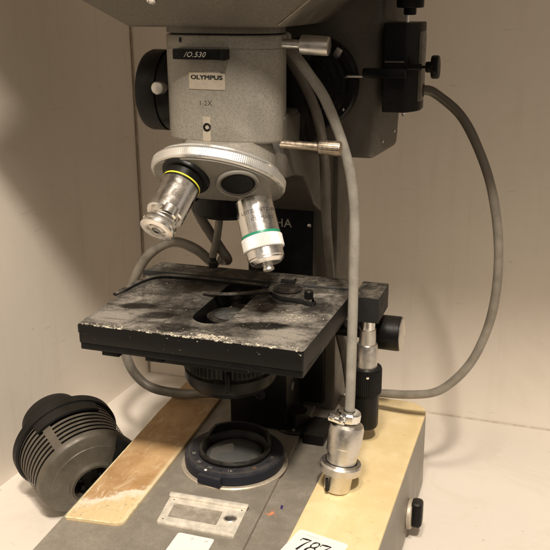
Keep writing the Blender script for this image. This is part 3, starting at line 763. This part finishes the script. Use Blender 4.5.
# back carriage bar and specimen holder
bm = hull8([(-8.2, 3.3, 18.0), (6.9, 4.3, 18.0), (6.9, 6.4, 18.0), (-7.7, 5.6, 18.0)], [(-8.1, 3.4, 18.42), (6.9, 4.4, 18.16), (6.8, 6.3, 18.16), (-7.6, 5.5, 18.42)], .06)
obj('carriage_bar', bm, M_BLACKD, stg)
bm = sweep([(-7.9, -1.4, 18.12), (-7.5, 1.6, 18.15), (-6.6, 3.0, 18.2), (-4.5, 3.25, 18.22), (-1, 3.15, 18.22), (1.6, 3.0, 18.22)], .2, 12, flat=.6, n=8)
obj('holder_rod', bm, M_BLACKD, stg, 50)
bm = sweep([(-2.2, .45, 18.2), (-1.0, .35, 18.25), (.6, .85, 18.3), (1.8, 1.7, 18.3), (2.4, 2.3, 18.28)], .2, 12, flat=.5, n=8, rfun=lambda t: .18 + .16 * t)
obj('finger_clip', bm, M_BLACKD, stg, 50)
pts = roundpoly([(1.7, 3.5, 0), (1.9, 2.0, 0), (3.0, .95, 0), (4.7, .75, 0), (5.2, .35, 0), (5.75, .75, 0), (5.0, 1.6, 0), (4.6, 2.8, 0), (3.6, 3.6, 0)], .4, 4)
obj('holder_plate', prism(pts, 18.05, 18.35, .05, 2), M_BLACKD, stg, 40)
obj('holder_screw', L([(1.0, 0), (1.0, .12), (.9, .17), (.05, .17)], (3.2, 2.3, 18.33), seg=40), M_BLACK, stg)
obj('holder_hook', L([(.3, 0), (.3, .75), (.24, .82), (.05, .82)], (5.05, 1.05, 18.1), seg=24), M_BLACK, stg)
bm = box(2.2, 3.2, 3.8, 4.5, 18.2, 18.6, .12); obj('clip_block', bm, M_BLACKD, stg)
obj('post', L([(.32, 0), (.32, .55), (.24, .62), (.24, 1.0), (.05, 1.0)], (-3.55, 5.6, 18.2), seg=28), M_BLACKD, stg)
# crumbs of plaster on the stage: one loose mass
bm = bmesh.new()
for _ in range(330):
    q = random.random()
    if q < .40: x, y, r = random.gauss(.9, .55), random.uniform(-6.75, -6.1), .035
    elif q < .6: x, y, r = random.uniform(-7.4, 6.6), random.uniform(-6.78, -6.45), .028
    elif q < .8: x, y, r = random.gauss(5.0, .8), random.gauss(-1.7, .45), .024
    else: x, y, r = random.uniform(-7.4, 6.7), random.uniform(-6.6, 2.8), .018
    if abs(x + .1) < 1.45 and -4.5 < y < 4.3: continue
    r *= random.uniform(.5, 2.1)
    if x > 6.8 or x < -7.6: continue
    m = bmesh.ops.create_icosphere(bm, subdivisions=1, radius=r)['verts']
    sx, sy = random.uniform(.7, 1.8), random.uniform(.7, 1.5)
    for v in m: v.co = V((x + v.co.x * sx, y + v.co.y * sy, 18.0 + r * .35 + v.co.z * .7)) + V([random.uniform(-.25, .25) * r for _ in range(3)])
cr_ = obj('plaster_crumbs', bm, mat_plain('pale_crumbs', (.52, .47, .38), .8), stg, 0); cr_['kind'] = 'stuff'
bm = bmesh.new()
for _ in range(13):
    x, y, a = random.uniform(-7, 6), random.uniform(-6.3, 2.6), random.uniform(0, PI)
    if abs(x + .1) < 1.9: continue
    P_ = [(x, y, 18.012)]
    for k in range(4):
        a += random.uniform(-.7, .7); x += .16 * math.cos(a); y += .16 * math.sin(a); P_.append((x, y, 18.012 + random.uniform(0, .02)))
    sweep(P_, .006, 5, bm=bm, n=3)
fb_ = obj('dust_fibres', bm, mat_plain('pale_fibre', (.34, .31, .26), .8), stg, 0); fb_['kind'] = 'stuff'
# right rear bracket and knob stack
blk = obj('drive_block', box(7.4, 9.25, 3.5, 7.0, 16.1, 17.9, .08), M_BLACKD, stg, 30)
obj('pin_hole', L([(.26, 0), (.2, .02), (.01, .02)], (9.25, 4.6, 17.05), (1, 0, 0), 24), M_DEEP, blk)
K = (8.3, 4.7, 0)
ks = obj('stage_knob', L([(.52, 14.8), (.52, 16.2)], K, seg=60, caps=True), M_CHROME, stg)
obj('knob_sleeve', L([(.5, 11.9), (.74, 11.95), (.74, 14.0), (.7, 14.1), (.6, 14.14), (.58, 15.2)], K, seg=60), M_SILVER, ks, 30)
obj('knob_grip', L([(.75, 10.4), (1.08, 10.45), (1.1, 10.6), (1.1, 12.2), (1.04, 12.35), (.7, 12.4)], K, seg=90, knurl={2: (1, .035), 3: (1, .035)}), M_BLACKC, ks, 18)
obj('lower_grip', L([(.4, 7.7), (.86, 7.75), (.92, 7.9), (.92, 10.4), (.8, 10.45)], K, seg=60), M_BLACK, ks, 30)
obj('grip_screw', L([(.1, 0), (.1, .05), (.02, .06)], (8.6, 4.7 - 1.04, 11.95), (.3, -1, 0), 14), M_CHROME, ks)
# ---- focus knob on a horizontal axle
Fk = V((7.3, 7.5, 13.95))
fk = obj('focus_knob', L([(.6, -3.2), (.6, .6), (1.2, .65), (1.27, .8), (1.27, 2.75), (1.2, 2.9), (1.08, 2.93)], Fk, (1, 0, 0), 96, knurl=None), M_BLACKC, mic, 30)
obj('cap', L([(1.2, 2.86), (1.22, 2.95), (1.1, 3.0), (1.0, 2.98), (.02, 2.98)], Fk, (1, 0, 0), 80, mfun=lambda i: 1 if i >= 3 else 0), [M_SILVER, M_WINPLATE], fk)
# ---- condenser and its carrier
bm = L([(1.6, 12.3), (2.6, 12.45), (3.0, 12.9), (3.1, 13.2), (3.1, 13.7), (2.9, 13.8), (2.9, 14.0), (3.25, 14.1), (3.25, 14.8), (2.6, 15.2), (2.0, 16.1), (1.6, 17.0), (1.5, 17.3), (.1, 17.3)], (AX - .25, AY + .3, 0), seg=132, knurl={7: (1, .08), 8: (1, .08)})
cd = obj('condenser', bm, M_BLACK, mic, 20)
obj('top_lens', L([(1.0, 17.35), (.5, 17.42), (.01, 17.44)], (AX - .25, AY + .3, 0), seg=40, caps=False), M_LENS, cd)
obj('lever', box(1.0, 1.25, -4.1, -3.2, 13.2, 14.6, .05), M_BLACK, cd)
obj('lever_tip', L([(.06, 0), (.28, .08), (.3, .2), (.2, .35), (.02, .38)], (.95, -3.7, 14.75), (0, 0, 1), 20), M_PLATE, cd)
bm = box(-1.85, 2.6, 4.0, 8.5, 6.7, 15.8, .15)
cc = obj('condenser_carrier', bm, M_BLACKC, mic, 30)
obj('mount_neck', box(-1.5, 1.6, .5, 4.3, 12.2, 13.9, .2), M_BLACK, cc)
for x, z, r in ((-.85, 9.35, .36), (.55, 9.4, .42)):
    o = obj('bushing', L([(r, -.05), (r, .12), (r * .6, .14), (r * .55, .02), (.01, .02)], (x, 4.0, z), (0, -1, 0), 32), M_BLUE, cc, 30)
obj('badge', L([(.34, 0), (.34, .05), (.28, .06), (.02, .05)], (2.6, 5.3, 9.75), (1, 0, 0), 32), mat_plain('dull_grey_badge', (.1, .095, .085), .5), cc)
obj('rear_slide', box(-1.4, 4.2, 8.4, 9.02, 7.0, 16.6, .2), M_BLACK, cc)
fl = obj('mount_foot', L([(1.5, 0), (1.55, .1), (1.55, .35), (1.45, .5), (.9, .6), (.8, 1.6)], (2.95, 5.3, 6.25), seg=60), M_BLACKC, mic, 30)
for dx, dy in ((-.55, -1.1), (.15, -1.22)):
    obj('bolt', L([(.13, 0), (.13, .1), (.03, .12)], (2.95 + dx, 5.3 + dy, 6.8), seg=14), M_SILVER, fl)
obj('rear_block', box(4.0, 5.6, 3.2, 6.2, 6.3, 7.1, .15), M_BLACKC, mic, 30)

# ================================================================== CABLES (each its own thing)
def cable(label, path, r, m, name='cable', **k):
    rnd = random.Random(len(label)); ph = [rnd.uniform(0, 6) for _ in range(3)]
    fine = catmull(path, 4)
    path = [p + V((.035 * math.sin(i * .55 + ph[0]), .035 * math.sin(i * .43 + ph[1]), .03 * math.sin(i * .61 + ph[2]))) for i, p in enumerate(fine)]
    k['rfun'] = lambda t, r=r: r * (1 + .018 * math.sin(t * 37 + ph[0]) + .012 * math.sin(t * 91 + ph[1])); k['n'] = 4
    o = obj(name, sweep(path, r, 20, **k), m, None, 60, loc=path[0]); tag(o, label, 'cable'); return o
# front cable with silver connector
fc = cable('pale grey cable hanging in front of the stage, ending in a silver connector',
      [(3.5, 1.0, 35.0), (3.85, .5, 34.55), (5.0, .1, 33.2), (6.28, 0, 31.4), (7.36, 0, 29.05), (7.97, 0, 26.66), (8.3, -.1, 23.5), (8.35, -.3, 20.2), (8.4, -.8, 16.3), (8.6, -1.6, 12.7), (8.62, -1.65, 12.0)], .325, M_CABLEF)
p0 = V((8.0, -2.35, 6.55)); ax = (V((8.6, -1.7, 12.2)) - p0).normalized()
def cp(name, prof, m, off=V((0, 0, 0)), **k):
    return obj(name, L(prof, p0 + off, ax, 72, caps=True, **k), m, fc, 28)
body = cp('connector', [(.8, 0), (.86, .06), (.88, .6), (.9, 1.25), (.95, 1.3), (1.0, 2.7), (1.1, 2.75), (1.1, 3.2), (1.13, 3.25), (1.13, 4.35), (1.05, 4.6), (.85, 4.75), (.5, 4.78), (.5, 5.0)], M_SILVER)
obj('coupling_ring', L([(.9, 1.25), (1.25, 1.3), (1.38, 1.4), (1.38, 1.85), (1.3, 1.98), (1.05, 2.02)], p0, ax, 120, caps=False, knurl={2: (1, .008), 3: (1, .008)}), M_SILVER, body, 20)
obj('key_slot', box(7.42, 7.6, -3.2, -3.04, 6.75, 7.7, .02), M_DEEP, body)
obj('strain_nut', L([(.6, 4.85), (.78, 4.9), (.8, 5.05), (.8, 5.4), (.72, 5.5), (.4, 5.52)], p0, ax, 12, caps=False), M_CHROME, body, 20)
bx, by, ba = basis(ax)
cl = L([(.2, 0), (.26, .05), (.26, 1.1), (.2, 1.15)], p0 + ax * 5.25 - Rv * 1.35 - Fv * .55, Rv + Uv * -.35, 16)
obj('clamp_bar', cl, M_CHROME, body, 30)
for k in (.25, .85):
    obj('clamp_bolt', L([(.17, 0), (.17, .2), (.05, .22)], p0 + ax * 5.25 - Rv * 1.35 - Fv * .75 + (Rv - Uv * .35).normalized() * k, -Fv + Uv, 12), M_CHROME, body, 30)
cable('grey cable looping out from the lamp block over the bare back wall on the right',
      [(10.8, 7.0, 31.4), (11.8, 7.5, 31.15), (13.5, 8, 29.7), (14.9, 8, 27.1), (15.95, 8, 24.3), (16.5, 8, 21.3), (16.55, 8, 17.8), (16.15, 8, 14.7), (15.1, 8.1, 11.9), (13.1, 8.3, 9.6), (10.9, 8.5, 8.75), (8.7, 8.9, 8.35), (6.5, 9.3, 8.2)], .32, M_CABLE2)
cable('darker grey cable dropping straight down beside the column behind the pale cable',
      [(3.2, 1.7, 34.8), (3.41, 1.8, 33.9), (4.5, 1.8, 32.05), (5.3, 2.0, 29.9), (5.27, 4.0, 26.7), (5.1, 5.2, 22.6), (5.0, 6.6, 18.5), (5.2, 7.3, 15.5), (5.9, 7.7, 12.0), (6.3, 8.0, 9.0)], .33, M_CABLED)
cable('grey cable arching up behind the left of the stage and curling back under it',
      [(-3.9, 6.9, 18.0), (-4.3, 7, 18.3), (-5.5, 7, 19.15), (-7.4, 7, 19.55), (-9.3, 7, 18.5), (-10.65, 7, 16.6), (-11.6, 7, 14.2), (-12.15, 7, 11.8), (-12.0, 7, 9.7), (-11.3, 7, 8.2), (-9.7, 7, 7.1), (-7.3, 7, 6.95), (-5.1, 7, 7.3), (-2.5, 7, 7.6)], .38, M_CABLE)
cable('short dark cable slanting down behind the left objective to the stage',
      [(-5.3, 6.3, 23.4), (-4.75, 6, 22.2), (-3.9, 6, 20.85), (-3.0, 6, 19.6), (-2.65, 6.1, 18.95), (-2.95, 6.6, 18.6), (-3.4, 7, 18.5)], .36, M_CABLED)
cable('thin dark cable standing upright between the turret and the back of the stage',
      [(-2.6, 5.6, 23.6), (-2.95, 5.6, 22.2), (-3.25, 5.6, 20.3), (-3.55, 5.6, 19.1)], .28, M_CABLE)

# ================================================================== VENTILATED LAMP HOUSE on the floor
Lc = V((-14.35, .95, 4.75)); La = (CP - Lc).normalized() * math.cos(math.radians(47)) + (Rv * 24 - Uv * 37).normalized() * math.sin(math.radians(47)); La.normalize()
lamp = empty('lamp_house', (-13, 0, 0), 'round grey ventilated lamp housing with black flange and cap leaning against the left wall', 'lamp housing')
LS = 1.06
def lp(name, prof, m, seg=144, parent=None, sm=30, **k): return obj(name, L(prof, Lc, La, seg, **k), m, parent or lamp, sm)
prof = [(3.85, .25)]; h = .6; r0 = 3.85
slots = []
for i in range(8):
    r = 3.85 - .015 * i; prof += [(r, h), (r - .01, h + .18)]; slots.append(len(prof) - 2); h += .39
prof += [(3.72, h + .05), (3.6, h + .28), (3.55, h + .32), (2.9, h + .62), (2.86, h + .68), (1.85, h + 1.05), (1.78, h + 1.1), (1.78, h + 1.35), (1.7, h + 1.42), (1.5, h + 1.42), (1.45, h + 1.3), (1.42, h + .3)]
SEG = 144
def skip(i, k):
    return i in slots and (k + 96) % 72 not in (0, 1, 2, 3)
bm = L(prof, Lc, La, SEG, caps=False, skip=skip)
body = obj('vented_body', bm, M_LAMP, lamp, 30)
obj('inner_liner', L([(3.62, .2), (3.5, h - .1), (3.0, h + .3), (1.5, h + .5), (.01, h + .5)], Lc, La, 72, caps=False), M_DEEP, body)
lp('flange', [(2.4, -.4), (3.95, -.36), (4.1, -.2), (4.1, .4), (3.95, .52), (3.7, .52)], M_BLACKC, 120)
lp('cap', [(.1, -3.1), (2.1, -3.08), (2.35, -2.9), (2.5, -2.4), (2.55, -.9), (2.9, -.6), (3.0, -.3)], M_BLACKC, 96)
ux, uy, ua = basis(La)
for ang, nm in ((2.45, 'hood'),):
    bm = bmesh.new(); vs = []
    for k in range(17):
        t = math.radians(60 + 75 * k / 16)
        ring = []
        for r, hh in ((3.8, .2), (4.0, .25), (4.0, 1.3), (3.9, 1.38), (3.8, 1.38)):
            ring.append(bm.verts.new(Lc + La * hh + (ux * math.cos(t) + uy * math.sin(t)) * r))
        vs.append(ring)
    for a, b in zip(vs, vs[1:]):
        for i in range(5): bm.faces.new((a[i], b[i], b[(i + 1) % 5], a[(i + 1) % 5]))
    bm.faces.new(vs[0][::-1]); bm.faces.new(vs[-1])
    obj('hood', bm, M_BLACKC, lamp, 30)
# black latch bracket on the far right side
bp = Lc + La * 3.3 + Rv * 2.55 + Uv * 1.5
bm = box(-.9, .9, -.7, .7, -.9, .9, .18); rot = Matrix((Rv, Fv, Uv)).transposed()
bmesh.ops.rotate(bm, matrix=rot @ Matrix.Rotation(.6, 3, 'Y'), verts=bm.verts); bmesh.ops.translate(bm, vec=bp, verts=bm.verts)
obj('latch', bm, M_BLACKC, lamp)
bm = box(-1.1, 1.0, -.4, .4, -.3, .3, .1)
bmesh.ops.rotate(bm, matrix=rot @ Matrix.Rotation(-.75, 3, 'Y'), verts=bm.verts); bmesh.ops.translate(bm, vec=bp + Rv * 1.1 + Uv * .1, verts=bm.verts)
obj('latch_arm', bm, M_RUST, lamp)
# socket prongs inside the mouth
for k in range(5):
    t = k * 2 * PI / 5 + .3; c0 = Lc + La * (h + .6) + (ux * math.cos(t) + uy * math.sin(t)) * .9
    obj('prong', L([(.22, -.2), (.22, .3), (.1, .4)], c0, La, 12), M_BLACK, lamp)

# ================================================================== LIGHT
def area(name, loc, tgt, size, power, col):
    d = bpy.data.lights.new(name, 'AREA'); d.energy = power; d.size = size * S; d.shape = 'DISK'; d.color = col
    o = bpy.data.objects.new(name, d); COL.objects.link(o); o.location = V(loc) * S
    o.rotation_euler = (V(tgt) - V(loc)).to_track_quat('-Z', 'Y').to_euler(); return o
area('room_lamp', (44, -92, 150), (0, 0, 12), 13, 25, (1, .885, .755))
area('second_room_lamp', (16, -90, 169), (0, 0, 12), 22, 17, (1, .885, .755))
w = bpy.data.worlds.new('World'); scene.world = w; w.use_nodes = True
nt = w.node_tree; bg = nt.nodes['Background']
tc = nt.nodes.new('ShaderNodeTexCoord'); sx = nt.nodes.new('ShaderNodeSeparateXYZ'); mr = nt.nodes.new('ShaderNodeMapRange'); mx = nt.nodes.new('ShaderNodeMix'); mx.data_type = 'RGBA'
nt.links.new(tc.outputs['Generated'], sx.inputs[0]); nt.links.new(sx.outputs[2], mr.inputs[0]); mr.inputs[1].default_value = -.4; mr.inputs[2].default_value = .8
nt.links.new(mr.outputs[0], mx.inputs[0]); mx.inputs[6].default_value = (.075, .062, .05, 1); mx.inputs[7].default_value = (.43, .365, .295, 1)
nz = nt.nodes.new('ShaderNodeTexNoise'); nz.inputs['Scale'].default_value = 1.6; nz.inputs['Detail'].default_value = 1
nt.links.new(tc.outputs['Generated'], nz.inputs['Vector'])
mr2 = nt.nodes.new('ShaderNodeMapRange'); mr2.inputs[1].default_value = .35; mr2.inputs[2].default_value = .65; mr2.inputs[3].default_value = .25; mr2.inputs[4].default_value = 1.9
nt.links.new(nz.outputs['Fac'], mr2.inputs[0])
nt.links.new(mx.outputs[2], bg.inputs[0]); nt.links.new(mr2.outputs[0], bg.inputs[1])

scene.render.engine = 'CYCLES'
scene.cycles.max_bounces = 8
scene.view_settings.view_transform = 'Standard'; scene.view_settings.look = 'None'; scene.view_settings.exposure = 0
